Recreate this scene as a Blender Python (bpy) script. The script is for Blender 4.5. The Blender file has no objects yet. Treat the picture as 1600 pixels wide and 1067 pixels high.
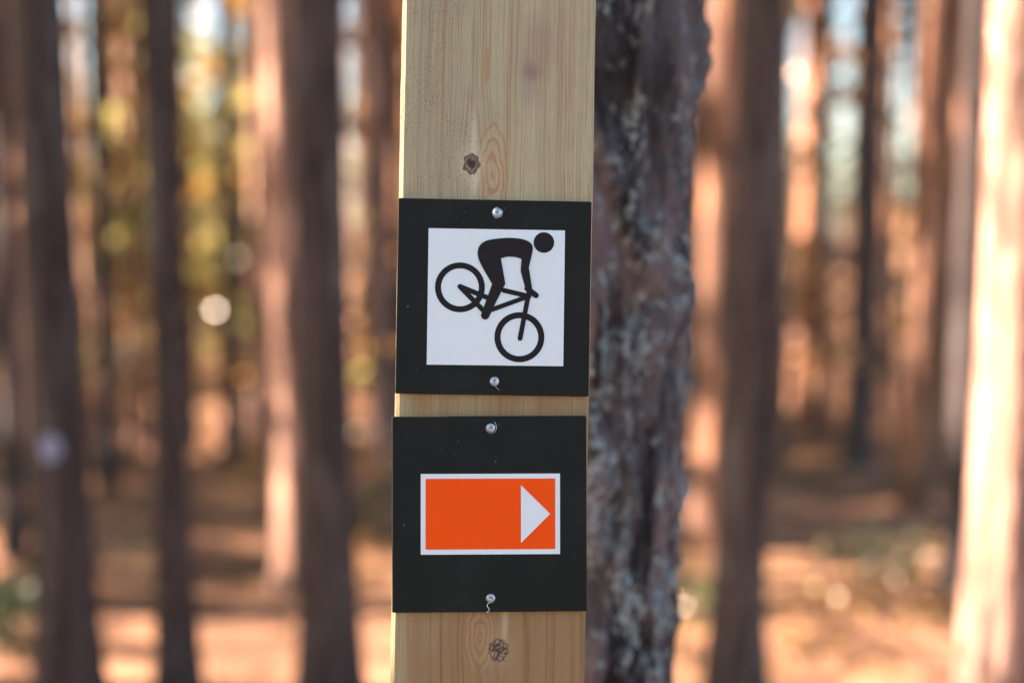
import bpy, math, random
from mathutils import Vector, Matrix, noise
R = math.radians
random.seed(11)
S = bpy.context.scene
COL = S.collection

# ------------------------------------------------------------------ camera, sky, sun, exposure
CAM_H = 1.35
PITCH = R(4.5)
FOCUS = 1.04
cam_d = bpy.data.cameras.new('camera')
cam = bpy.data.objects.new('camera', cam_d); COL.objects.link(cam)
cam.location = (0, 0, CAM_H); cam.rotation_euler = (R(90) - PITCH, 0, 0)
cam_d.lens = 50; cam_d.sensor_width = 36; cam_d.clip_start = 0.02; cam_d.clip_end = 5000
cam_d.dof.use_dof = True; cam_d.dof.focus_distance = FOCUS; cam_d.dof.aperture_fstop = 2.05
S.camera = cam

SUN_EL, SUN_FRONT = R(24), R(-2.5)
SUN_DIR = Vector((-math.cos(SUN_EL) * math.cos(SUN_FRONT), -math.cos(SUN_EL) * math.sin(SUN_FRONT), math.sin(SUN_EL)))
W = bpy.data.worlds.new('World'); S.world = W; W.use_nodes = True
wn = W.node_tree.nodes; wl = W.node_tree.links
sky = wn.new('ShaderNodeTexSky'); sky.sky_type = 'NISHITA'; sky.sun_disc = False
sky.sun_elevation = SUN_EL; sky.sun_rotation = R(270) - SUN_FRONT
sky.air_density = 1.0; sky.dust_density = 1.6; sky.ozone_density = 1.0
wl.new(sky.outputs[0], wn['Background'].inputs[0]); wn['Background'].inputs[1].default_value = 0.05
sun_d = bpy.data.lights.new('sun', 'SUN'); sun_d.energy = 5.0; sun_d.angle = R(0.5); sun_d.color = (1.0, 0.77, 0.63)
sun = bpy.data.objects.new('sun', sun_d); COL.objects.link(sun)
sun.rotation_euler = SUN_DIR.to_track_quat('Z', 'Y').to_euler()
S.view_settings.view_transform = 'Standard'; S.view_settings.look = 'None'
S.view_settings.exposure = 3.4; S.view_settings.gamma = 1.0
S.cycles.use_denoising = True
S.cycles.max_bounces = 6; S.cycles.diffuse_bounces = 3; S.cycles.glossy_bounces = 2; S.cycles.transmission_bounces = 3
S.cycles.sample_clamp_indirect = 6

# ------------------------------------------------------------------ helpers
def mesh_obj(name, verts, faces, mat=None, parent=None, smooth=False):
    me = bpy.data.meshes.new(name); me.from_pydata(verts, [], faces); me.update()
    if smooth:
        me.polygons.foreach_set('use_smooth', [True] * len(me.polygons))
    if mat: me.materials.append(mat)
    o = bpy.data.objects.new(name, me); COL.objects.link(o)
    if parent: o.parent = parent
    return o
def tag(o, label=None, cat=None, group=None, kind=None):
    if label: o['label'] = label
    if cat: o['category'] = cat
    if group: o['group'] = group
    if kind: o['kind'] = kind
    return o
def empty(name, loc):
    o = bpy.data.objects.new(name, None); COL.objects.link(o); o.location = loc; o.empty_display_size = 0.2
    return o
def sstep(a, b, x):
    t = min(1, max(0, (x - a) / (b - a))); return t * t * (3 - 2 * t)
def nz(x, y=0, z=0): return noise.noise(Vector((x, y, z)))

class NT:
    """small helper for writing shader maths"""
    def __init__(s, name):
        s.m = bpy.data.materials.new(name); s.m.use_nodes = True
        s.t = s.m.node_tree; s.b = s.t.nodes['Principled BSDF']
    def n(s, ty): return s.t.nodes.new(ty)
    def put(s, inp, v):
        if hasattr(v, 'links'): s.t.links.new(v, inp)
        else: inp.default_value = v
    def op(s, o, a, b=0.0, c=0.0):
        n = s.n('ShaderNodeMath'); n.operation = o
        s.put(n.inputs[0], a); s.put(n.inputs[1], b); s.put(n.inputs[2], c)
        return n.outputs[0]
    def add(s, a, b): return s.op('ADD', a, b)
    def sub(s, a, b): return s.op('SUBTRACT', a, b)
    def mul(s, a, b): return s.op('MULTIPLY', a, b)
    def sq(s, a): return s.op('MULTIPLY', a, a)
    def gauss(s, r2): return s.op('EXPONENT', s.mul(r2, -1.0))
    def ell(s, x, z, x0, z0, a, b):
        return s.add(s.sq(s.mul(s.sub(x, x0), 1.0 / a)), s.sq(s.mul(s.sub(z, z0), 1.0 / b)))
    def ramp(s, v, lo, hi):
        n = s.n('ShaderNodeMapRange'); n.interpolation_type = 'SMOOTHSTEP'
        s.put(n.inputs[0], v); n.inputs[1].default_value = lo; n.inputs[2].default_value = hi
        return n.outputs[0]
    def vec(s, x, y, z):
        n = s.n('ShaderNodeCombineXYZ'); s.put(n.inputs[0], x); s.put(n.inputs[1], y); s.put(n.inputs[2], z)
        return n.outputs[0]
    def noise(s, v, scale=1.0, detail=2.0, rough=0.5, dist=0.0):
        n = s.n('ShaderNodeTexNoise'); s.put(n.inputs['Vector'], v)
        n.inputs['Scale'].default_value = scale; n.inputs['Detail'].default_value = detail
        n.inputs['Roughness'].default_value = rough; n.inputs['Distortion'].default_value = dist
        return n.outputs[0]
    def mix(s, f, a, b, mode='MIX'):
        n = s.n('ShaderNodeMix'); n.data_type = 'RGBA'; n.blend_type = mode
        s.put(n.inputs[0], f)
        s.put(n.inputs[6], a if hasattr(a, 'links') else (*a, 1)); s.put(n.inputs[7], b if hasattr(b, 'links') else (*b, 1))
        return n.outputs[2]
    def coords(s):
        c = s.n('ShaderNodeTexCoord'); x = s.n('ShaderNodeSeparateXYZ')
        s.t.links.new(c.outputs['Object'], x.inputs[0])
        return c.outputs['Object'], x.outputs[0], x.outputs[1], x.outputs[2]
    def scaled(s, v, k):
        n = s.n('ShaderNodeMapping'); s.put(n.inputs[0], v); n.inputs['Scale'].default_value = k
        return n.outputs[0]
    def rnd(s): return s.n('ShaderNodeObjectInfo').outputs['Random']
    def bump(s, h, dist, strength=1.0):
        n = s.n('ShaderNodeBump'); n.inputs['Distance'].default_value = dist; n.inputs['Strength'].default_value = strength
        s.put(n.inputs['Height'], h); s.t.links.new(n.outputs[0], s.b.inputs['Normal'])
    def fin(s, col, rough=0.7, spec=0.3):
        s.put(s.b.inputs['Base Color'], col if hasattr(col, 'links') else (*col, 1))
        s.put(s.b.inputs['Roughness'], rough); s.b.inputs['Specular IOR Level'].default_value = spec
        return s.m

PX = 0.72 * FOCUS / 1600.0            # metres per photo pixel on the plane of focus

# ------------------------------------------------------------------ materials
POST_H = 1.36                         # length of plank from its foot to the level of the optical axis
def wood_material():
    s = NT('treated_pine_wood')
    _, x, y, z = s.coords()
    X = s.mul(x, 1 / PX); Z = s.mul(s.sub(z, POST_H), 1 / PX); Y = s.mul(y, 1 / PX)
    # slow waver of the grain along the plank
    wav = s.mul(s.sub(s.noise(s.vec(s.mul(X, .004), Y, s.mul(Z, .0022)), 1.0, 2), .5), 26.0)
    Xg = s.add(X, wav)
    knots = [(-39, 278, 14, 28, 80), (17, -482, 16, 36, 80), (-90, 1150, 14, 30, 90), (40, -1350, 15, 30, 90)]
    Xw = Xg
    for kx, kz, kr, a, b in knots:
        g = s.gauss(s.ell(X, Z, kx, kz, a, b))
        Xw = s.sub(Xw, s.mul(s.mul(s.sub(X, kx), g), .85))
    # growth rings: streaks at several widths
    r1 = s.noise(s.vec(s.mul(Xw, .11), s.mul(Y, .11), s.mul(Z, .0011)), 1.0, 3, .65)
    r2 = s.noise(s.vec(s.mul(Xw, .42), s.mul(Y, .42), s.mul(Z, .0035)), 1.0, 2, .6)
    r3 = s.noise(s.vec(s.mul(Xw, .028), s.mul(Y, .03), s.mul(Z, .0006)), 1.0, 2, .5)
    fib = s.noise(s.vec(s.mul(Xw, 1.1), s.mul(Y, 1.1), s.mul(Z, .03)), 1.0, 2, .6)
    big = s.noise(s.vec(s.mul(X, .008), s.mul(Y, .01), s.mul(Z, .0045)), 1.0, 2, .5)
    low = s.ramp(s.add(Z, s.mul(s.sub(r3, .5), 240)), 60, -130)
    pale_t = s.mix(r3, (.35, .328, .20), (.435, .395, .248))
    base = s.mix(s.mul(low, .85), pale_t, (.245, .135, .050))
    # cool weathered left flank and greenish treatment tint
    gl = s.mul(s.ramp(s.add(X, s.mul(s.sub(big, .5), 160)), 20, -110), s.ramp(Z, 100, 260))
    base = s.mix(s.mul(gl, .55), base, (.29, .275, .20))
    base = s.mix(s.mul(s.ramp(big, .52, .75), .35), base, (.36, .35, .19))
    base = s.mix(s.mul(s.ramp(X, -112, -140), .55), base, (.40, .37, .22))
    late = s.ramp(r1, .50, .70)
    base = s.mix(s.mul(late, s.add(.55, s.mul(low, .25))), base, s.mix(low, (.29, .165, .080), (.165, .080, .028)))
    base = s.mix(s.mul(s.ramp(r2, .50, .66), .62), base, (.23, .15, .08))
    base = s.mix(s.mul(s.ramp(fib, .42, .70), .42), base, (.22, .165, .10))
    # two long brown streaks on the right
    for sx, w, k in ((98, 5, .35), (70, 4, .2), (132, 3, .25)):
        base = s.mix(s.mul(s.gauss(s.sq(s.mul(s.sub(Xg, sx), 1 / w))), k), base, (.28, .15, .08))
    # pinkish grey bruise and a resin streak
    for bx, bz, a, b, k, c in ((62, 470, 26, 45, .6, (.27, .17, .145)), (52, 425, 15, 18, .75, (.20, .12, .095)), (50, 390, 18, 22, .5, (.25, .21, .18))):
        e = s.add(s.ell(X, Z, bx, bz, a, b), s.mul(s.sub(fib, .5), 4.0))
        base = s.mix(s.mul(s.gauss(s.op('MAXIMUM', e, 0.0)), k), base, c)
    base = s.mix(s.mul(s.ramp(s.ell(Xg, Z, -18, 433, 5, 36), 1.1, .4), .6), base, (.36, .17, .075))
    # cathedral arcs beside the knots
    for cx, cz, asp, reach, per in ((-6, 262, 3.2, 34, .85), (-13, -462, 2.6, 34, .85)):
        wob = s.mul(s.sub(s.noise(s.vec(s.mul(X, .05), 0.0, s.mul(Z, .03)), 1.0, 2), .5), 12.0)
        e = s.op('SQRT', s.ell(X, Z, cx, cz, 1.0, asp))
        e = s.add(e, wob)
        band = s.ramp(s.op('SINE', s.mul(e, per)), .0, .8)
        mask = s.mul(s.ramp(e, reach, reach * .5), s.ramp(Z, cz - 70, cz - 30))
        base = s.mix(s.mul(s.mul(band, mask), .75), base, (.30, .135, .055) if cz > 0 else (.15, .070, .028))
        base = s.mix(s.mul(mask, .25), base, (.45, .30, .16))
    # pale collars, then the knots
    for i, (kx, kz, kr, a, b) in enumerate(knots):
        drop = s.gauss(s.add(s.ell(X, Z, kx, kz, kr * 1.35, kr * 1.9), 0.0))
        tail = s.gauss(s.ell(X, Z, kx + (9 if i == 1 else 3), kz + 46, 5, 34))
        if i == 0: tail = s.add(tail, s.gauss(s.ell(X, Z, kx + 6, kz - 28, 5, 22)))
        base = s.mix(s.op('MINIMUM', s.mul(s.add(s.mul(drop, .45 if i == 1 else 1.0), tail), .75), .85), base, (.52, .47, .34) if i != 1 else (.42, .34, .20))
        wobk = s.mul(s.sub(s.noise(s.vec(s.mul(X, .12), 1.0, s.mul(Z, .12)), 1.0, 2), .5), .9)
        rk = s.add(s.op('SQRT', s.ell(X, Z, kx, kz, kr, kr * 1.2)), wobk)
        cr = s.noise(s.vec(s.mul(X, .30), 2.0, s.mul(Z, .30)), 1.0, 3, .7)
        base = s.mix(s.mul(s.ramp(rk, 1.05, .80), 1.0 if i == 0 else .9), base, (.055, .032, .022))
        core = (.27, .20, .135) if i == 0 else (.30, .21, .145)
        if i == 1: cr = s.noise(s.vec(s.mul(s.add(X, s.mul(Z, .5)), .075), 2.0, s.mul(s.sub(Z, s.mul(X, .5)), .10)), 1.0, 2, .55, 1.6)
        base = s.mix(s.mul(s.ramp(rk, .95 if i else .85, .62), s.ramp(cr, .36 if i == 0 else .44, .54)), base, core)
        base = s.mix(s.mul(s.ramp(rk, .62, .35), .9 if i == 0 else .25), base, (.022, .017, .014))
    # mildew specks
    sp = s.noise(s.vec(s.mul(X, .42), s.mul(Y, .42), s.mul(Z, .26)), 1.0, 2, .6)
    pm = s.noise(s.vec(s.mul(X, .012), 3.0, s.mul(Z, .010)), 1.0, 2, .5)
    m = s.mul(s.ramp(sp, .55, .66), s.mul(s.ramp(X, 20, -60), s.ramp(pm, .38, .54)))
    base = s.mix(s.mul(s.mul(m, s.ramp(Z, 150, 260)), .55), base, (.07, .068, .058))
    m2 = s.mul(s.ramp(sp, .62, .74), s.ramp(pm, .50, .62))
    base = s.mix(s.mul(m2, .5), base, (.12, .10, .08))
    s.bump(s.add(s.mul(r2, .6), fib), .0004, .5)
    return s.fin(base, .68, .25)

def plate_material():
    s = NT('black_plate_plastic')
    o, x, y, z = s.coords()
    g = s.noise(s.scaled(o, (900, 900, 900)), 1.0, 3, .6)
    d = s.noise(s.scaled(o, (330, 330, 330)), 1.0, 2, .4)
    sm = s.noise(s.scaled(o, (22, 22, 22)), 1.0, 3, .6)
    c = s.mix(g, (.0085, .0105, .0095), (.0135, .0160, .0145))
    c = s.mix(s.mul(s.ramp(sm, .45, .70), .5), c, (.017, .0195, .018))
    sc = s.noise(s.scaled(o, (90, 900, 1400)), 1.0, 2, .4, 1.5)
    c = s.mix(s.mul(s.ramp(sc, .72, .78), .22), c, (.10, .105, .10))
    c = s.mix(s.mul(s.ramp(d, .725, .77), .5), c, (.16, .17, .16))
    s.bump(g, .0002, .35)
    return s.fin(c, s.add(.42, s.mul(sm, .22)), .10)
def sheet_material(name, col, col2, rough=.45):
    s = NT(name)
    o, x, y, z = s.coords()
    g = s.noise(s.scaled(o, (700, 700, 700)), 1.0, 3, .6)
    b = s.noise(s.scaled(o, (25, 25, 25)), 1.0, 2, .5)
    c = s.mix(s.add(s.mul(g, .6), s.mul(b, .4)), col, col2)
    s.bump(g, .0001, .3)
    return s.fin(c, rough, .10)
def steel_material():
    s = NT('zinc_screw_steel')
    o, x, y, z = s.coords()
    g = s.noise(s.scaled(o, (500, 500, 500)), 1.0, 3, .6)
    c = s.mix(g, (.26, .30, .33), (.52, .57, .62))
    s.b.inputs['Metallic'].default_value = 1.0
    s.bump(g, .0003, .5)
    return s.fin(c, .38, .5)
def near_bark_material():
    s = NT('old_pine_bark')
    o, x, y, z = s.coords()
    v = s.scaled(o, (1, 1, .20))
    a = s.noise(v, 20, 4, .6, .7); b = s.noise(v, 52, 4, .7, .4); f = s.noise(s.scaled(o, (1, 1, .6)), 260, 3, .65)
    l = s.noise(s.scaled(o, (1, 1, .38)), 24, 5, .68, .5); l2 = s.noise(s.scaled(o, (1, 1, .7)), 95, 4, .72)
    st = s.noise(s.scaled(o, (1, 1, .12)), 26, 3, .55, .5)
    c = s.mix(s.ramp(a, .40, .60), (.020, .019, .021), (.095, .088, .092))
    c = s.mix(s.mul(s.ramp(st, .51, .60), .8), c, (.150, .118, .122))
    c = s.mix(s.mul(s.ramp(b, .50, .64), .6), c, (.060, .058, .066))
    li = s.mul(s.ramp(s.add(l, s.mul(s.sub(l2, .5), .75)), .525, .62), .9)
    c = s.mix(li, c, s.mix(s.ramp(f, .35, .65), (.12, .15, .16), (.33, .375, .375)))
    s.bump(s.add(b, s.mul(f, .6)), .006, .9)
    return s.fin(c, .9, .15)
def bark_material(name, dark, mid, pale, lichen=.25, shade_patch=0.0):
    s = NT(name)
    o, x, y, z = s.coords(); r = s.rnd()
    v = s.n('ShaderNodeVectorMath'); v.operation = 'ADD'
    s.put(v.inputs[0], s.scaled(o, (1, 1, .30))); s.put(v.inputs[1], s.vec(s.mul(r, 37), s.mul(r, 91), s.mul(r, 53)))
    p = v.outputs[0]
    a = s.noise(p, 12, 4, .62, .5); b = s.noise(p, 45, 4, .65); l = s.noise(p, 9, 4, .6); g = s.noise(p, 5.5, 3, .6, .4)
    c = s.mix(s.ramp(a, .40, .60), dark, mid)
    c = s.mix(s.mul(s.ramp(b, .50, .66), .8), c, pale)
    c = s.mix(s.mul(s.ramp(l, .56, .66), lichen), c, (.24, .27, .27))
    if shade_patch:          # dark patches in the colour stand in for shade between sun dapples
        c = s.mix(s.mul(s.ramp(g, .47, .56), shade_patch), c, (.060, .042, .036))
    c = s.mix(1.0, c, s.mix(r, (.72, .70, .70), (1.15, 1.08, 1.0)), 'MULTIPLY')
    s.bump(s.add(a, b), .02, .8)
    return s.fin(c, .9, .12)
def leaf_material(name, c1, c2, trans):
    s = NT(name)
    o, x, y, z = s.coords(); r = s.rnd()
    g = s.noise(s.scaled(o, (1.3, 1.3, 1.3)), 1.0, 3, .6)
    c = s.mix(s.ramp(g, .35, .65), c1, c2)
    c = s.mix(1.0, c, s.mix(r, (.75, .8, .75), (1.2, 1.1, 1.1)), 'MULTIPLY')
    s.fin(c, .33, .7)
    t = s.n('ShaderNodeBsdfTranslucent'); s.put(t.inputs[0], c)
    m = s.n('ShaderNodeMixShader'); m.inputs[0].default_value = trans
    s.t.links.new(s.b.outputs[0], m.inputs[1]); s.t.links.new(t.outputs[0], m.inputs[2])
    s.t.links.new(m.outputs[0], s.t.nodes['Material Output'].inputs[0])
    return s.m
def ground_material():
    s = NT('forest_floor')
    o, x, y, z = s.coords()
    a = s.noise(o, .7, 4, .6, .3); b = s.noise(o, 3.2, 4, .65); f = s.noise(o, 40, 3, .7); g = s.noise(o, .25, 3, .5)
    c = s.mix(s.ramp(b, .36, .64), (.12, .060, .036), (.38, .20, .115))
    c = s.mix(s.mul(s.ramp(f, .48, .70), .6), c, (.47, .29, .18))
    c = s.mix(s.mul(s.ramp(a, .53, .63), .65), c, (.062, .055, .026))
    h = s.noise(o, 1.7, 4, .65, .6)
    c = s.mix(s.mul(s.ramp(h, .54, .64), .6), c, (.075, .048, .033))
    c = s.mix(s.mul(s.ramp(g, .50, .70), .4), c, (.26, .17, .06))
    s.bump(s.add(b, f), .05, .8)
    return s.fin(c, .95, .1)

WOOD = wood_material(); PLATE = plate_material(); STEEL = steel_material()
WHITE = sheet_material('white_sheet', (.60, .695, .735), (.67, .765, .80))
BLACK = sheet_material('black_print', (.012, .010, .012), (.017, .015, .016), .45)
ORANGE = sheet_material('orange_sheet', (.76, .073, .003), (.83, .085, .004))
NEARBARK = near_bark_material()
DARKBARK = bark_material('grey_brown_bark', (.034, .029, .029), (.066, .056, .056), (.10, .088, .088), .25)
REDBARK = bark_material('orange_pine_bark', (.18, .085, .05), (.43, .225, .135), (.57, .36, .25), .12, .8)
PALEBARK = bark_material('pale_sunlit_bark', (.22, .125, .09), (.50, .31, .23), (.63, .45, .36), .12, .7)  # lighter variant for lit trunks, part of their sunlight put into the colour
NEEDLE = leaf_material('pine_needles', (.045, .075, .025), (.10, .12, .035), .35)
YLEAF = leaf_material('yellow_green_leaves', (.19, .21, .06), (.36, .33, .11), .5)
OLEAF = leaf_material('ochre_leaves', (.26, .15, .04), (.40, .24, .08), .45)
SHRUB = leaf_material('shrub_leaves', (.035, .06, .03), (.09, .10, .04), .3)
GROUND = ground_material()

# ------------------------------------------------------------------ ground
def gh(x, y):
    d = math.hypot(x, y)
    amp = sstep(2.5, 5, d)
    h = amp * (.13 * nz(x * .45 + 3, y * .8, .3) + .06 * nz(x * 1.3, y * 1.9, 4.2) + .02 * nz(x * 4, y * 4, 7))
    yc = min(9.5, max(6.0, 7.6 + .7 * x))
    h += -1.3 * sstep(yc, yc + 14, y)
    q = x / max(y, 1.0)
    val = math.exp(-((q - .235) / .055) ** 2) + math.exp(-((q + .12) / .02) ** 2) + math.exp(-((q + .215) / .03) ** 2)
    h += (8.0 * sstep(34, 170, y) + 14 * sstep(150, 600, y)) * (1 - .97 * min(1, val))
    h += amp * .5 * nz(x * .06, y * .06, 9) * sstep(10, 30, d)
    return h
def build_ground():
    n = 230
    def axis(lo, hi, c):
        out = []
        k = 5.6
        for i in range(n + 1):
            t = -1 + 2 * i / n
            e = math.sinh(k * abs(t)) / math.sinh(k)
            out.append(c + (hi if t > 0 else -lo) * e * (1 if t > 0 else 1) if t >= 0 else c + lo * e)
        return out
    xs = axis(-1500, 1500, 0); ys = axis(-1200, 2200, 6)
    vs = [(x, y, gh(x, y)) for y in ys for x in xs]
    fs = [(j * (n + 1) + i, j * (n + 1) + i + 1, (j + 1) * (n + 1) + i + 1, (j + 1) * (n + 1) + i) for j in range(n) for i in range(n)]
    tag(mesh_obj('ground', vs, fs, GROUND, None, True), kind='structure')
build_ground()

# ------------------------------------------------------------------ post and signs
F = Vector((0, math.cos(PITCH), -math.sin(PITCH))); U = Vector((0, math.sin(PITCH), math.cos(PITCH)))
P0 = Vector((0, 0, CAM_H)) + F * FOCUS
PLANE = Matrix(((1, 0, 0, P0.x), (0, F.y, U.y, P0.y), (0, F.z, U.z, P0.z), (0, 0, 0, 1)))
FACE = PLANE @ Matrix.Rotation(R(2.0), 4, 'Z') @ Matrix.Rotation(R(-.7), 4, 'X')
def frame_at(px, py, depth, roll):
    return FACE @ Matrix.Translation(((px - 800) * PX, depth, (533.5 - py) * PX)) @ Matrix.Rotation(R(roll), 4, 'Y')

PLATE_T = .0042
def build_post():
    w, t, c = .1426, .048, .0034
    H0, H1 = -.35, 2.35
    prof = [(-w / 2 + c, 0), (w / 2 - c * .8, 0), (w / 2 - c * .3, c * .2), (w / 2, c * .5), (w / 2, t - c), (w / 2 - c, t), (-w / 2 + c, t), (-w / 2, t - c), (-w / 2, c * .22), (-w / 2 + c * .35, c * .12)]
    zs = [H0 + .008 * k for k in range(int((H1 - .004 - H0) / .008))] + [H1 - .004]
    n = len(prof); vs = []
    for z in zs:
        for i, (x, y) in enumerate(prof):
            j = .0005 * nz(z * 9, i // 5 * 3.1, 1) + .0005 * max(0, abs(nz(z * 40, i // 5 * 5.7, 2)) - .45) * 3 if i not in (4, 5, 6, 7) else 0
            vs.append((x * (1 - j / abs(x)), y + (j if 0 < y < .01 else 0), z))
    vs += [(x * .955, t / 2 + (y - t / 2) * .88, H1) for x, y in prof]
    fs = []
    for k in range(len(zs)):
        for i in range(n):
            fs.append((k * n + i, k * n + (i + 1) % n, (k + 1) * n + (i + 1) % n, (k + 1) * n + i))
    fs.append(tuple(range(len(zs) * n, len(zs) * n + n))); fs.append(tuple(reversed(range(n))))
    o = mesh_obj('trail_post', vs, fs, WOOD)
    cx, cy, roll = 771.0, 533.5, 1.02
    o.matrix_world = frame_at(cx, cy, PLATE_T, roll) @ Matrix.Translation((0, 0, -POST_H))
    tag(o, 'pale knotty wooden plank post carrying both trail signs', 'post')
build_post()

def px_local(px, py, cx, cy, roll):
    x, z = (px - cx) * PX, (cy - py) * PX
    a = R(roll); return (x * math.cos(a) - z * math.sin(a), x * math.sin(a) + z * math.cos(a))

def rounded_slab(w, h, t, r, ch):
    """plate: front at y=0, back at y=t, rounded corners, softened front rim"""
    out = []
    for cx, cz, a0 in ((w / 2 - r, h / 2 - r, 0), (-w / 2 + r, h / 2 - r, 90), (-w / 2 + r, -h / 2 + r, 180), (w / 2 - r, -h / 2 + r, 270)):
        for k in range(4):
            a = R(a0 + 30 * k); out.append((cx, cz, math.cos(a), math.sin(a)))
    n = len(out); vs = []
    for rr, y in ((r - ch, 0), (r - ch * .3, ch * .3), (r, ch), (r, t)):
        vs += [(cx + c * rr, y, cz + s * rr) for cx, cz, c, s in out]
    fs = [tuple(range(n))]
    for k in range(3):
        fs += [(k * n + i, (k + 1) * n + i, (k + 1) * n + (i + 1) % n, k * n + (i + 1) % n) for i in range(n)]
    fs.append(tuple(reversed(range(3 * n, 4 * n))))
    return vs, fs
def extrude(poly, y0, y1):
    """closed outline in x,z, raised from y1 (back) to y0 (front)"""
    n = len(poly)
    area = sum(poly[i][0] * poly[(i + 1) % n][1] - poly[(i + 1) % n][0] * poly[i][1] for i in range(n))
    if area < 0: poly = poly[::-1]
    vs = [(x, y0, z) for x, z in poly] + [(x, y1, z) for x, z in poly]
    fs = [tuple(range(n))] + [(i, n + i, n + (i + 1) % n, (i + 1) % n) for i in range(n)]
    return vs, fs
def merge(parts):
    V, Fc = [], []
    for vs, fs in parts:
        b = len(V); V += vs; Fc += [tuple(b + i for i in f) for f in fs]
    return V, Fc
def ring(cx, cz, ro, ri, y0, y1, n=72):
    vs, fs = [], []
    for i in range(n):
        a = 2 * math.pi * i / n; c, s = math.cos(a), math.sin(a)
        vs += [(cx + c * ro, y0, cz + s * ro), (cx + c * ri, y0, cz + s * ri), (cx + c * ro, y1, cz + s * ro), (cx + c * ri, y1, cz + s * ri)]
    for i in range(n):
        a, b = 4 * i, 4 * ((i + 1) % n)
        fs += [(a, b, b + 1, a + 1), (a, a + 2, b + 2, b), (a + 1, b + 1, b + 3, a + 3)]
    return vs, fs
def capsule(p, q, w, n=10):
    (x0, z0), (x1, z1) = p, q
    a = math.atan2(z1 - z0, x1 - x0); r = w / 2; out = []
    for k in range(n + 1):
        t = a + math.pi / 2 + math.pi * k / n; out.append((x0 + r * math.cos(t), z0 + r * math.sin(t)))
    for k in range(n + 1):
        t = a - math.pi / 2 + math.pi * k / n; out.append((x1 + r * math.cos(t), z1 + r * math.sin(t)))
    return out
def smooth_poly(pts, hard=(), it=3):
    """Chaikin rounding of a closed outline, keeping the points whose index is in hard"""
    P = [(p, i in hard) for i, p in enumerate(pts)]
    for _ in range(it):
        out = []
        n = len(P)
        for i in range(n):
            (p, h), (a, _), (b, _) = P[i], P[i - 1], P[(i + 1) % n]
            if h: out.append((p, True))
            else:
                out.append(((p[0] * .75 + a[0] * .25, p[1] * .75 + a[1] * .25), False))
                out.append(((p[0] * .75 + b[0] * .25, p[1] * .75 + b[1] * .25), False))
        P = out
    return [p for p, _ in P]

def add_screw(parent, x, z, ang, swarf):
    """pan-head screw with a cross recess, metal swarf curl beside it"""
    rad = .0031; hgt = .0016
    n = 28; vs, fs = [], []
    prof = [(1.06, 0.0), (1.06, .30), (1.0, .45), (.86, .60), (.70, .66), (.58, .68), (.52, .67)]
    for rr, yy in prof:
        for i in range(n):
            a = 2 * math.pi * i / n
            wob = 1 + (.06 * nz(math.cos(a) * 2 + x * 900, math.sin(a) * 2, z * 900) if rr > .9 else 0)
            vs.append((rad * rr * wob * math.cos(a), -hgt * yy, rad * rr * wob * math.sin(a)))
    for k in range(len(prof) - 1):
        for i in range(n):
            fs.append((k * n + i, (k + 1) * n + i, (k + 1) * n + (i + 1) % n, k * n + (i + 1) % n))
    # recess: inner ring star-shaped, sinking to a point
    b = len(vs); last = (len(prof) - 1) * n
    for i in range(n):
        a = 2 * math.pi * i / n
        rr = .26 + .20 * max(0, math.cos(4 * a))
        vs.append((rad * rr * math.cos(a), -hgt * .45, rad * rr * math.sin(a)))
    for i in range(n):
        fs.append((last + i, b + i, b + (i + 1) % n, last + (i + 1) % n))
    vs.append((0, -hgt * .02, 0)); c = len(vs) - 1
    for i in range(n): fs.append((b + i, c, b + (i + 1) % n))
    o = mesh_obj('screw', vs, fs, STEEL, parent)
    o.location = (x, 0, z); o.rotation_euler = (0, ang, 0)
    # swarf: ribbon that curls off the head
    pts = swarf; vs, fs = [], []
    m = 5
    for k, (sx, sy, sz, r) in enumerate(pts):
        for i in range(m):
            a = 2 * math.pi * i / m
            vs.append((sx + r * math.cos(a), sy + r * .6 * math.sin(a), sz + r * math.sin(a) * .8))
    for k in range(len(pts) - 1):
        for i in range(m):
            fs.append((k * m + i, k * m + (i + 1) % m, (k + 1) * m + (i + 1) % m, (k + 1) * m + i))
    w = mesh_obj('metal_burr', vs, fs, STEEL, o)
    w.rotation_euler = (0, -ang, 0)
def curl(kind):
    out = []
    if kind == 0:      # jagged collar round the head
        for k in range(44):
            a = R(k * 9.2)
            r = .0033 + .0007 * abs(nz(k * .45, 2.2, 0)) * 2
            out.append((r * math.cos(a), -.0005 - .0004 * abs(nz(k * .8, 0, 1)), r * math.sin(a), .00028))
        out.append((.0047, -.0008, .0004, .0001))
    elif kind == 1:    # short tail down to the right
        for k in range(26):
            a = R(40 + k * 10); out.append((.0033 * math.cos(a), -.0005, .0033 * math.sin(a), .0002))
        for k in range(8): out.append((.0006 + .0006 * k * .7, -.0008, -.0036 - .00042 * k, .00022 - .00001 * k))
    elif kind == 2:    # loop that rises past the head on the right
        for k in range(34):
            a = R(70 + k * 9.5); r = .0032 + .00003 * k; out.append((r * math.cos(a), -.0006, r * math.sin(a), .00018))
        for k in range(9): out.append((.0036 + .00004 * k * (4 - k), -.0009, .0008 + .0005 * k, .00017))
    else:              # crumbs hanging below left
        for k in range(22):
            a = R(150 + k * 7); out.append((.0032 * math.cos(a), -.0005, .0032 * math.sin(a), .0002))
        for k in range(14): out.append((-.0016 - .0009 * math.sin(k * .5) - .00005 * k, -.0008, -.0034 - .0005 * k, .00034 + .00014 * math.sin(k * 2.1)))
    return out

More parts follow.
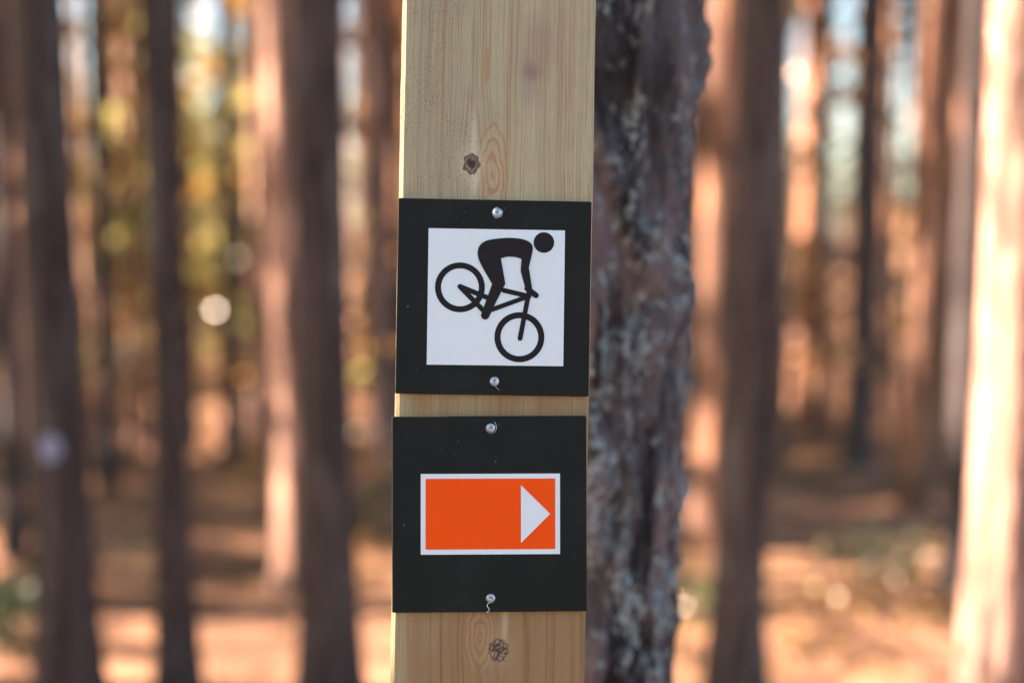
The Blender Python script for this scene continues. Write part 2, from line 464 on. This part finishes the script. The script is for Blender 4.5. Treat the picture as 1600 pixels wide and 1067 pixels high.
Z1 = lambda x, y: (600 + x / 3.0486, 290 + y / 3.0486)
def bike_sign():
    cx, cy, roll = 771.4, 464.6, .95
    L = lambda x, y: px_local(*Z1(x, y), cx, cy, roll)
    o = mesh_obj('bike_trail_sign', *rounded_slab(302.5 * PX, 305.0 * PX, PLATE_T, .0010, .0005), PLATE)
    o.matrix_world = frame_at(cx, cy, 0, roll)
    tag(o, 'black square sign with downhill cyclist symbol on white, upper one on post', 'sign')
    sh = [L(213, 204), L(863, 213), L(854, 860), L(204, 852)]
    mesh_obj('white_panel', *extrude(sh, -.00025, .0005), WHITE, o)
    u = PX / 3.0486
    yl = [-.00040]
    def lay():
        yl[0] -= .00003; return yl[0]
    parts = []
    for x, y, ro, ri in ((362, 485, 118.5, 90), (645, 722, 119, 90)):
        c = L(x, y); parts.append(ring(*c, ro * u, ri * u, lay(), 0))
    c = L(762, 271); parts.append(extrude([(c[0] + 49 * u * math.cos(R(6 * k)), c[1] + 49 * u * math.sin(R(6 * k))) for k in range(60)], lay(), 0))
    for p, q, w in (((362, 481), (500, 537), 24), ((362, 481), (484, 606), 24), ((570, 499), (690, 527), 23), ((500, 596), (692, 526), 22),
                    ((692, 500), (648, 728), 23), ((682, 490), (724, 523), 27), ((482, 618), (545, 480), 40)):
        parts.append(extrude(capsule(L(*p), L(*q), w * u), lay(), 0))
    body = [(515, 469), (470, 392), (447, 345), (446, 300), (470, 268), (520, 254), (610, 247), (680, 258), (712, 285), (706, 325),
            (690, 390), (706, 492), (676, 498), (651, 407), (655, 349), (627, 340), (588, 338), (557, 347), (578, 468), (509, 604), (466, 604)]
    hard = {0, 10, 11, 12, 13, 14, 17, 18, 19, 20}
    parts.append(extrude([L(*p) for p in smooth_poly(body, hard)], lay(), 0))
    mesh_obj('cyclist_symbol', *merge(parts), BLACK, o)
    add_screw(o, *L(540, 130), R(20), curl(0)); add_screw(o, *L(527, 932), R(50), curl(1))
Z2 = lambda x, y: (600 + x / 3.0486, 630 + y / 3.0486)
def arrow_sign():
    cx, cy, roll = 764.8, 802.4, -.1
    L = lambda x, y: px_local(*Z2(x, y), cx, cy, roll)
    o = mesh_obj('arrow_sign', *rounded_slab(303.6 * PX, 304.5 * PX, PLATE_T, .0010, .0005), PLATE)
    o.matrix_world = frame_at(cx, cy, 0, roll)
    tag(o, 'black square sign with white arrowhead on orange rectangle, lower one on post', 'sign')
    rect = lambda a, b, c, d: [L(a, b), L(c, b), L(c, d), L(a, d)]
    mesh_obj('white_border', *extrude(rect(176, 334, 838, 716), -.00025, .0005), WHITE, o)
    mesh_obj('orange_panel', *extrude(rect(199, 357, 815, 692), -.00045, .0003), ORANGE, o)
    mesh_obj('arrowhead', *extrude([L(652, 388), L(791, 525), L(652, 662)], -.00065, .0001), WHITE, o)
    add_screw(o, *L(509, 117), R(75), curl(2)); add_screw(o, *L(508, 924), R(5), curl(3))
bike_sign(); arrow_sign()

# ------------------------------------------------------------------ trees
def tube_rings(path, rad, n):
    vs, fs = [], []
    for k, (p, r) in enumerate(zip(path, rad)):
        d = (path[min(k + 1, len(path) - 1)] - path[max(k - 1, 0)]).normalized()
        a = d.cross(Vector((.3, .9, .1))).normalized(); b = d.cross(a)
        for i in range(n):
            t = 2 * math.pi * i / n; vs.append(tuple(p + (a * math.cos(t) + b * math.sin(t)) * r))
    for k in range(len(path) - 1):
        for i in range(n):
            fs.append((k * n + i, k * n + (i + 1) % n, (k + 1) * n + (i + 1) % n, (k + 1) * n + i))
    return vs, fs

H0 = 15.0
def trunk_mesh(seed, r0, h, nseg=22, limbs=True, bark=.07):
    rg = random.Random(seed)
    vs, fs = [], []
    zs = []; z = -.4
    while z < h:
        zs.append(z); z += .10 if z < 3 else (.25 if z < 6 else .6)
    zs.append(h)
    bx, by = rg.uniform(-.1, .1), rg.uniform(-.1, .1)
    path = lambda z: (bx * math.sin(z * .35 + seed) * min(1, max(0, z) / 6), by * math.sin(z * .3 + 2 * seed) * min(1, max(0, z) / 6))
    for z in zs:
        t = max(0, z) / h
        r = r0 * (1 - .82 * t) * (1 + .55 * math.exp(-max(0, z) * 5))
        cx, cy = path(z)
        for i in range(nseg):
            a = 2 * math.pi * i / nseg
            q = 1 + bark * (nz(math.cos(a) * 3 + seed, math.sin(a) * 3, z * 1.6) + .7 * nz(math.cos(a) * 7, math.sin(a) * 7 + seed, z * 4))
            vs.append((cx + r * q * math.cos(a), cy + r * q * math.sin(a), z))
    n = nseg
    for k in range(len(zs) - 1):
        for i in range(n):
            fs.append((k * n + i, k * n + (i + 1) % n, (k + 1) * n + (i + 1) % n, (k + 1) * n + i))
    fs.append(tuple(range((len(zs) - 1) * n, len(zs) * n)))
    parts = [(vs, fs)]
    tips = []
    if limbs:
        for k in range(20):
            z = h * (.50 + .47 * k / 19) + rg.uniform(-.2, .2); a = rg.uniform(0, 6.283)
            ln = h * .17 * (1.15 - .75 * (k / 19)) * rg.uniform(.7, 1.1); cx, cy = path(z)
            p = Vector((cx, cy, z)); pts = [p]; up = rg.uniform(.1, .45)
            for j in range(1, 5):
                p = p + Vector((math.cos(a), math.sin(a), up - .08 * j)) * (ln / 4) + Vector((rg.uniform(-.1, .1), rg.uniform(-.1, .1), rg.uniform(-.05, .1))); pts.append(p)
                tips.append((p.copy(), j))
            parts.append(tube_rings(pts, [r0 * .22 * (1 - .2 * j) for j in range(5)], 6))
        for k in range(7):     # dead stubs lower down
            z = rg.uniform(2.2, h * .5); a = rg.uniform(0, 6.283); cx, cy = path(z)
            d = Vector((math.cos(a), math.sin(a), rg.uniform(-.3, .2))); p = Vector((cx, cy, z)); ln = rg.uniform(.3, 1.0)
            parts.append(tube_rings([p, p + d * ln * .5, p + d * ln + Vector((0, 0, -.08))], [r0 * .12, r0 * .08, r0 * .03], 5))
    return merge(parts), tips
def leaf_cloud(rg, centres, per, spread, lsize, aspect=2.2):
    vs, fs = [], []
    for c, k in centres:
        sp = spread * rg.uniform(.6, 1.2)
        for _ in range(per):
            while True:
                d = Vector((rg.uniform(-1, 1), rg.uniform(-1, 1), rg.uniform(-1, 1)))
                if d.length < 1: break
            p = c + Vector((d.x * sp, d.y * sp, d.z * sp * .6))
            a = Vector((rg.gauss(0, 1), rg.gauss(0, 1), rg.gauss(0, .6))).normalized()
            b = a.cross(Vector((rg.gauss(0, 1), rg.gauss(0, 1), rg.gauss(0, 1)))).normalized()
            l = lsize * rg.uniform(.6, 1.3); w = l / aspect
            q = len(vs)
            vs += [tuple(p - a * l), tuple(p + b * w), tuple(p + a * l), tuple(p - b * w)]
            fs.append((q, q + 1, q + 2, q + 3))
    return vs, fs
PROTO = []
def mesh_only(name, vf, mat, smooth=False):
    me = bpy.data.meshes.new(name); me.from_pydata(vf[0], [], vf[1]); me.update()
    if smooth: me.polygons.foreach_set('use_smooth', [True] * len(me.polygons))
    me.materials.append(mat); return me
CROWN = []; TR = {}
for sd in range(5):
    rg = random.Random(100 + sd)
    vf, tips = trunk_mesh(sd + 1, .12, H0)
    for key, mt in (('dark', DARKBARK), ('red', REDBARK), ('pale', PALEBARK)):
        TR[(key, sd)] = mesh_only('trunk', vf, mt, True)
    cen = [(p, j) for p, j in tips if j >= 2 and rg.random() < .85]
    CROWN.append(mesh_only('crown', leaf_cloud(rg, cen, 44, .36, .20, 2.2), NEEDLE))
SAP = []
for sd in range(3):
    rg = random.Random(300 + sd)
    cen = []
    for k in range(34):
        z = rg.uniform(.7, 4.4); rr = .95 * (1 - (z - .7) / 4.6) + .15; a = rg.uniform(0, 6.283); q = rr * math.sqrt(rg.random())
        cen.append((Vector((q * math.cos(a), q * math.sin(a), z)), 1))
    parts = [tube_rings([Vector((0, 0, -.2)), Vector((.03, .02, 1.5)), Vector((-.02, .04, 3)), Vector((0, 0, 4.6))], [.04, .03, .02, .006], 8)]
    for c, _ in cen[::2]:
        parts.append(tube_rings([Vector((0, 0, c.z - .35)), Vector((c.x * .5, c.y * .5, c.z - .12)), c], [.012, .009, .004], 4))
    SAP.append((mesh_only('trunk', merge(parts), DARKBARK, True), leaf_cloud(rg, cen, 13, .36, .085, 1.6)))
SAPCROWN = [[mesh_only('crown', vf, m) for m in (YLEAF, OLEAF)] for _, vf in SAP]

def child(name, me, parent, scale):
    o = bpy.data.objects.new(name, me); COL.objects.link(o); o.parent = parent; o.scale = scale
    return o
def pine(x, y, dia, h, bark, label, group=None, lean=(0, 0), sd=None, crown=True):
    sd = random.randrange(5) if sd is None else sd
    e = empty('pine_tree', (x, y, gh(x, y) - .02)); e.rotation_euler = (R(lean[1]), R(lean[0]), 0)
    k = dia / .24
    t = child('trunk', TR[(bark, sd)], e, (k, k, h / H0))
    t.rotation_euler.z = 0
    if crown: child('crown', CROWN[sd], e, (max(.8, k), max(.8, k), h / H0))
    return tag(e, label, 'tree', group)
def at(px, d):                        # ground position of photo column px (at mid height) at depth d
    return (px - 800) / 2222.0 * d

# the big rough pine right behind the post, with modelled bark
def near_pine():
    e = empty('pine_tree', (0, 0, 0))
    zs = []; z = -.4
    while z < 15:
        zs.append(z); z += .0045 if .85 < z < 1.75 else (.03 if z < 3 else .3)
    n = 230; vs, fs = [], []
    for z in zs:
        t = max(0, z) / 15
        r = .112 * (1 - .80 * t) * (1 + .5 * math.exp(-max(0, z) * 5))
        for i in range(n):
            a = 2 * math.pi * i / n; c, s = math.cos(a), math.sin(a)
            q = Vector((c * .11, s * .11, z * .24))
            w = noise.noise_vector(q * 14) * .030 + noise.noise_vector(q * 45) * .008
            d1 = noise.voronoi((q + w) * 17)[0]
            edge = min(1, (d1[1] - d1[0]) * 3.2)
            q3 = Vector((c * .11, s * .11, z))
            hgt = .014 * (edge - .6) + .007 * noise.noise(q * 60) + .006 * noise.noise(q3 * 24) + .004 * noise.noise(q3 * 75) + .002 * noise.noise(q3 * 170)
            hgt += .009 * nz(c * 1.2, s * 1.2, z * 5.5 + 2)
            rr = r + hgt * min(1, r / .07)
            vs.append((rr * c, rr * s, z))
    for k in range(len(zs) - 1):
        for i in range(n):
            fs.append((k * n + i, k * n + (i + 1) % n, (k + 1) * n + (i + 1) % n, (k + 1) * n + i))
    o = mesh_obj('trunk', vs, fs, NEARBARK, e, True)
    child('crown', CROWN[2], e, (1, 1, 1))
    lean = 2.5
    e.rotation_euler = (R(1.0), R(lean), 0)
    e.location = (.0765 - 1.27 * math.tan(R(lean)), 1.475 + .02, gh(.05, 1.47))
    tag(e, 'thick pine with rough lichen covered bark right behind the post', 'tree')
near_pine()

# trunks one can tell apart: photo column, depth, trunk diameter, bark, lean, label
NAMED = [
    (84, 3.82, .152, 'dark', (-.9, 0), 'dark shaded pine trunk near the left edge with a pale blue spot'),
    (257, 4.0, .100, 'dark', (-.9, 0), 'slim dark shaded pine trunk second from the left'),
    (504, 3.92, .150, 'dark', (-.5, 0), 'thick dark shaded pine trunk nearest the post on its left'),
    (1170, 3.90, .138, 'dark', (1.3, 0), 'dark shaded pine trunk right of the rough barked pine'),
    (1584, 2.95, .150, 'pale', (1.1, 0), 'brightly sunlit pale pine trunk at the right edge'),
    (449, 5.5, .130, 'pale', (-.8, 0), 'sunlit pinkish pine trunk half hidden behind the thick dark one'),
    (1118, 6.2, .150, 'red', (.7, 0), 'orange sunlit pine trunk peeping out between rough pine and dark trunk'),
    (8, 5.9, .085, 'dark', (-.5, 0), 'thin dark trunk cut by the left edge of the photo'),
    (160, 7.2, .100, 'dark', (-.6, 0), 'brown thin trunk between the two leftmost dark trunks'),
    (1349, 8.4, .150, 'dark', (.8, 0), 'brown shaded trunk midway between dark trunk and bright right trunk'),
    (1512, 5.2, .085, 'dark', (1.0, 0), 'thin dark trunk against the left side of the bright right trunk'),
    (1442, 7.0, .125, 'red', (1.0, 0), 'sunlit salmon coloured trunk left of the bright right trunk'),
    (598, 9.0, .14, 'dark', (-.4, 0), 'dim brown trunk just left of the signs'),
    (1262, 10.5, .20, 'red', (.5, 0), 'orange lit trunk just right of the dark right hand trunk'),
]
placed = []
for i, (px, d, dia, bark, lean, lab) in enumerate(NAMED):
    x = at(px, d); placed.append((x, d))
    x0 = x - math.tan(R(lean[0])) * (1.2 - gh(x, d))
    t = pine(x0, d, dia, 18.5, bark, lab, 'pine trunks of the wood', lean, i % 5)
    if i == 0:   # pale blue spot of paint on the bark, wrapped round the trunk
        vs, fs = [], []
        m, q = 7, 7
        z0 = 1.35 - 3.82 * math.tan(PITCH + math.atan((692 - 533) / 2222)) - t.location.z
        for j in range(q + 1):
            for k in range(m + 1):
                u, v = -1 + 2 * k / m, -1 + 2 * j / q
                rr = math.sqrt(max(0, 1 - v * v * .85)) * (1 + .2 * nz(u * 2, v * 2, 3))
                a = R(-90) + u * rr * .36; r = dia / 2 * .99 + .009
                vs.append((r * math.cos(a), r * math.sin(a), z0 + v * .036))
        for j in range(q):
            for k in range(m):
                b = j * (m + 1) + k; fs.append((b, b + 1, b + m + 2, b + m + 1))
        mesh_obj('paint_spot', vs, fs, sheet_material('pale_blue_paint', (.15, .18, .26), (.22, .26, .36), .8), t)

# unseen pines added left of the view to shade the dark trunks and floor
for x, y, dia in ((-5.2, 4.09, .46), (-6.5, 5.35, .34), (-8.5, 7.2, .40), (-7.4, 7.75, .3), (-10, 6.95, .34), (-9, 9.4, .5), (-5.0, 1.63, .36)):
    pine(x, y, dia, 15.0, 'dark', 'tall unseen pine added left of the view to cast shade', 'unseen pines added left of the view', (0, 0), None)

rl = random.Random(77)
for k in range(22):                   # unseen pines added behind the viewer to shade the floor and cut bounce
    x, y = rl.uniform(-17, -6), rl.uniform(-16, -1.6)
    pine(x, y, rl.uniform(.2, .3), rl.uniform(8, 12), 'dark', 'unseen pine added behind the viewer to cast shade', 'unseen pines added behind the viewer', (0, 0), None)
for k in range(14):                   # unseen pines added at left so their crowns break the sunlight into patches
    y = rl.uniform(9, 62); x = -.36 * y - rl.uniform(10, 26)
    if k < 3: x, y = ((-15, 8.4), (-21, 9.8), (-19, 9.0))[k]
    pine(x, y, rl.uniform(.18, .3), rl.uniform(12, 16), 'red', 'unseen pine added left of the view to break up sunlight', 'unseen pines added left of the view', (0, 0), None)

GAPS = [(-200, 40, 'at the far left edge'), (40, 240, 'between the two leftmost dark trunks'), (240, 490, 'between slim and thick dark trunks'),
        (490, 640, 'between thick dark trunk and signs'), (640, 1090, 'directly behind post and rough pine'),
        (1090, 1190, 'beside the dark right hand trunk'), (1190, 1345, 'just right of the dark right hand trunk'), (1345, 1520, 'left of the bright right trunk'), (1520, 1900, 'behind the bright right trunk')]
def where(px):
    for a, b, t in GAPS:
        if a <= px < b: return t
    return GAPS[0][2] if px < 0 else GAPS[-1][2]
rg = random.Random(42)
def scatter(n, d0, d1, dmin, skip):
    c = tries = 0
    while c < n and tries < n * 60:
        tries += 1
        d = math.sqrt(rg.uniform(d0 * d0, d1 * d1)); px = rg.uniform(-150, 1750)
        if 660 < px < 1070 and rg.random() < .6: continue
        x = at(px, d)
        if d > 13 and any(a <= px <= b for a, b in ((285, 385), (512, 548), (1286, 1328), (1390, 1422))): continue
        if any((x - a) ** 2 + (d - b) ** 2 < dmin * dmin for a, b in placed): continue
        if d < 14 and any(a <= px <= b for a, b in skip): continue
        placed.append((x, d)); c += 1
        dia = rg.uniform(.11, .24) * (1 if d > 14 else .8)
        bark = rg.choices(('red', 'pale', 'dark'), (.45, .30, .25))[0]
        zone = 'middle distance' if d < 20 else ('far off' if d < 42 else 'farthest')
        tone = {'red': 'orange barked', 'pale': 'pale barked', 'dark': 'brown barked'}[bark]
        pine(x, d, dia, rg.uniform(17, 22), bark, f'blurred {tone} {zone} pine {where(px)}', 'blurred pines of the background', (rg.uniform(-1.2, 1.2), rg.uniform(-1, 1)))
for px, d, dia, bark in ((118, 9.2, .11, 'red'), (215, 10.4, .12, 'pale'), (400, 11, .11, 'pale'), (592, 8.2, .10, 'pale'), (628, 10.5, .12, 'red'),
                         (1222, 8.8, .10, 'pale'), (1283, 9.4, .11, 'red'), (1366, 9.8, .11, 'pale'), (1476, 9.0, .13, 'red'), (40, 8.6, .10, 'pale'), (196, 13.5, .10, 'red'), (136, 11.5, .085, 'pale'), (172, 8.3, .06, 'red'), (603, 13, .10, 'pale'), (418, 14, .12, 'red'),
                         (1206, 12.5, .11, 'red'), (1244, 11.2, .09, 'pale'), (1268, 13.6, .12, 'red'), (1338, 11.4, .10, 'red'), (1352, 14.5, .13, 'pale'), (1380, 12.6, .08, 'red'), (1432, 9.3, .085, 'pale'), (1456, 10.8, .10, 'red'), (1490, 12.2, .11, 'pale'), (1500, 8.0, .075, 'red'), (1090, 10, .12, 'pale')):
    placed.append((at(px, d), d))
    pine(at(px, d), d, dia, rg.uniform(17, 21), bark, f"thin sunlit {dict(red='orange', pale='pinkish')[bark]} pine {where(px)}", 'blurred pines of the background', (rg.uniform(-1, 1), 0))
scatter(16, 7.0, 13, .6, ((172, 232), (285, 330), (1215, 1250)))
scatter(75, 13, 24, .7, ())
scatter(78, 24, 42, .8, ())
scatter(28, 42, 80, 1.2, ())

# low bushy pines far down the open gaps of the wood
rb = random.Random(9)
for k in range(20):
    px = rb.choice([rb.uniform(1200, 1440), rb.uniform(1200, 1440), rb.uniform(300, 350), rb.uniform(480, 560)]); d = rb.uniform(48, 85); x = at(px, d)
    if 1280 < px < 1334 or 1384 < px < 1428 or 510 < px < 550: continue
    pine(x, d, .14, rb.uniform(4.5, 7.5), 'red', f'short bushy pine far down the open gap {where(px)}', 'bushy far pines in the gaps')

# young broadleaf trees with yellow green and ochre leaves
SAPS = [(200, 11.5, 0, .9), (385, 15, 0, 1.25), (372, 21, 0, 1.2), (270, 26, 0, 1.3), (655, 16, 0, 1.0), (1200, 17, 0, .6), (1195, 24, 0, 1.0),
        (120, 24, 1, 1.2), (30, 18, 1, 1.0), (372, 34, 1, 1.3), (1480, 22, 0, 1.0), (425, 30, 0, 1.3), (1130, 27, 0, 1.4), (1560, 26, 0, 1.2),
        (190, 9.5, 0, .5), (268, 10.5, 1, .6), (1225, 9.5, 1, .45), (625, 11, 0, .5), (110, 13, 1, .7), (1470, 14, 1, .7), (20, 10, 1, .7),
        (318, 30, 0, 1.35), (350, 33, 0, 1.5), (300, 36, 0, 1.5), (372, 27, 0, 1.3), (338, 24, 0, .9), (1480, 34, 1, 1.5), (60, 30, 0, 1.6), (215, 31, 0, 1.5)]
for k, (x, y, sx, sz) in enumerate(((-8.0, 5.60, .55, 1.05), (-7.2, 6.95, .6, 1.0), (-9.0, 7.2, .55, 1.25), (-8.2, 8.5, .6, 1.1), (-7.6, 9.8, .7, 1.05), (-9.5, 11.2, .8, 1.2), (-6.5, 9.2, .6, .9))):  # unseen young trees added to throw broken shade on the floor
    e = empty('young_tree', (x, y, gh(x, y))); child('trunk', SAP[k % 3][0], e, (sx, sx, sz)); child('crown', SAPCROWN[k % 3][0], e, (sx, sx, sz))
    tag(e, 'unseen young tree added left of the view to shade the floor', 'young tree', 'unseen young trees added left of the view')
for x, y, h in ((-8.0, 6.6, 4.3), (-8.3, 7.45, 4.6), (-7.8, 8.3, 4.2), (-8.2, 9.2, 4.5), (-8.0, 10.2, 4.4)):  # low unseen pines added to keep the left floor in shade
    e = empty('pine_tree', (x, y, gh(x, y))); child('trunk', TR[('dark', 1)], e, (.4, .4, h / H0)); child('crown', CROWN[1], e, (.45, .45, h / H0))
    tag(e, 'small unseen pine added left of the view to shade the floor', 'tree', 'small unseen pines added left of the view')
for i, (px, d, m, sc) in enumerate(SAPS):
    x = at(px, d); e = empty('young_tree', (x, d, gh(x, d))); e.rotation_euler.z = rg.uniform(0, 6.28); k = i % 3
    child('trunk', SAP[k][0], e, (sc, sc, sc)); child('crown', SAPCROWN[k][m], e, (sc, sc, sc))
    dist = 'middle distance' if d < 20 else 'far off'
    tag(e, f"blurred {('yellow green', 'ochre leaved')[m]} {dist} young tree {where(px)}", 'young tree', 'young broadleaf trees in the wood')

# thin young trees added for sun glints off their few glossy russet leaves
SPARSE = []
for sd in range(3):
    r3 = random.Random(700 + sd); cen = []
    for k in range(26):
        z = r3.uniform(.5, 4.6); a = r3.uniform(0, 6.283); q = r3.uniform(.1, .75) * (1.1 - z / 6)
        cen.append((Vector((q * math.cos(a), q * math.sin(a), z)), 1))
    parts = [tube_rings([Vector((0, 0, -.2)), Vector((.02, .03, 1.5)), Vector((-.03, .02, 3)), Vector((0, 0, 4.8))], [.022, .018, .011, .004], 7)]
    for c, _ in cen:
        parts.append(tube_rings([Vector((0, 0, c.z - .3)), Vector((c.x * .5, c.y * .5, c.z - .1)), c], [.007, .005, .002], 4))
    SPARSE.append((mesh_only('trunk', merge(parts), DARKBARK, True), mesh_only('crown', leaf_cloud(r3, cen, 4, .20, .085, 1.5), OLEAF)))
for k, (px, d, sc) in enumerate(((110, 8.5, .9), (212, 9, 1.0), (300, 9.5, .8), (352, 12, 1.1), (602, 9, 1.0), (615, 12, 1.1),
                                 (1215, 8.4, .9), (1252, 12, 1.1), (1300, 10.5, 1.0), (1402, 9, .9), (1455, 11, 1.0))):
    x = at(px, d); e = empty('young_tree', (x, d, gh(x, d))); e.rotation_euler.z = k * 2.4
    child('trunk', SPARSE[k % 3][0], e, (sc, sc, sc)); child('crown', SPARSE[k % 3][1], e, (sc, sc, sc))
    tag(e, f'thin young tree added for russet leaf glints {where(px)}', 'young tree', 'sparse young trees added for glints')

# low shrub at the lower left, and the ground cover
def shrub():
    d = 4.45; x = at(18, d); e = empty('low_shrub', (x, d, gh(x, d)))
    r2 = random.Random(5); cen = [(Vector((r2.uniform(-.13, .10), r2.uniform(-.12, .12), r2.uniform(.05, .24))), 1) for _ in range(26)]
    mesh_obj('foliage', *leaf_cloud(r2, cen, 30, .07, .016, 1.7), SHRUB, e)
    mesh_obj('stems', *merge([tube_rings([Vector((c.x * .3, c.y * .3, -.03)), Vector((c.x * .8, c.y * .8, c.z * .6)), c], [.004, .003, .0015], 5) for c, _ in cen]), DARKBARK, e)
    tag(e, 'small dark green shrub on the ground in the lower left corner', 'shrub')
shrub()
def cover():
    r2 = random.Random(8); cen = []
    while len(cen) < 900:
        d = r2.uniform(3.0, 26) ; x = at(r2.uniform(-200, 1800), d)
        if nz(x * .5, d * .5, 2) < .05: continue
        cen.append((Vector((x, d, gh(x, d) + r2.uniform(.02, .10))), 1))
    o = mesh_obj('ground_cover', *leaf_cloud(r2, cen, 16, .14, .018, 1.8), OLEAF)
    tag(o, 'low brown heather and bilberry scattered over the forest floor', 'ground cover', None, 'stuff')
cover()

def bilberry():
    r2 = random.Random(21); cen = []
    while len(cen) < 230:
        d = r2.uniform(4.3, 16); x = at(r2.uniform(-150, 1750), d)
        if nz(x * .9, d * .9, 12) < .26: continue
        cen.append((Vector((x, d, gh(x, d) + r2.uniform(.03, .16))), 1))
    o = mesh_obj('bilberry_undergrowth', *leaf_cloud(r2, cen, 26, .13, .020, 1.7), SHRUB)
    tag(o, 'dark green bilberry clumps scattered between the pines', 'undergrowth', None, 'stuff')
bilberry()
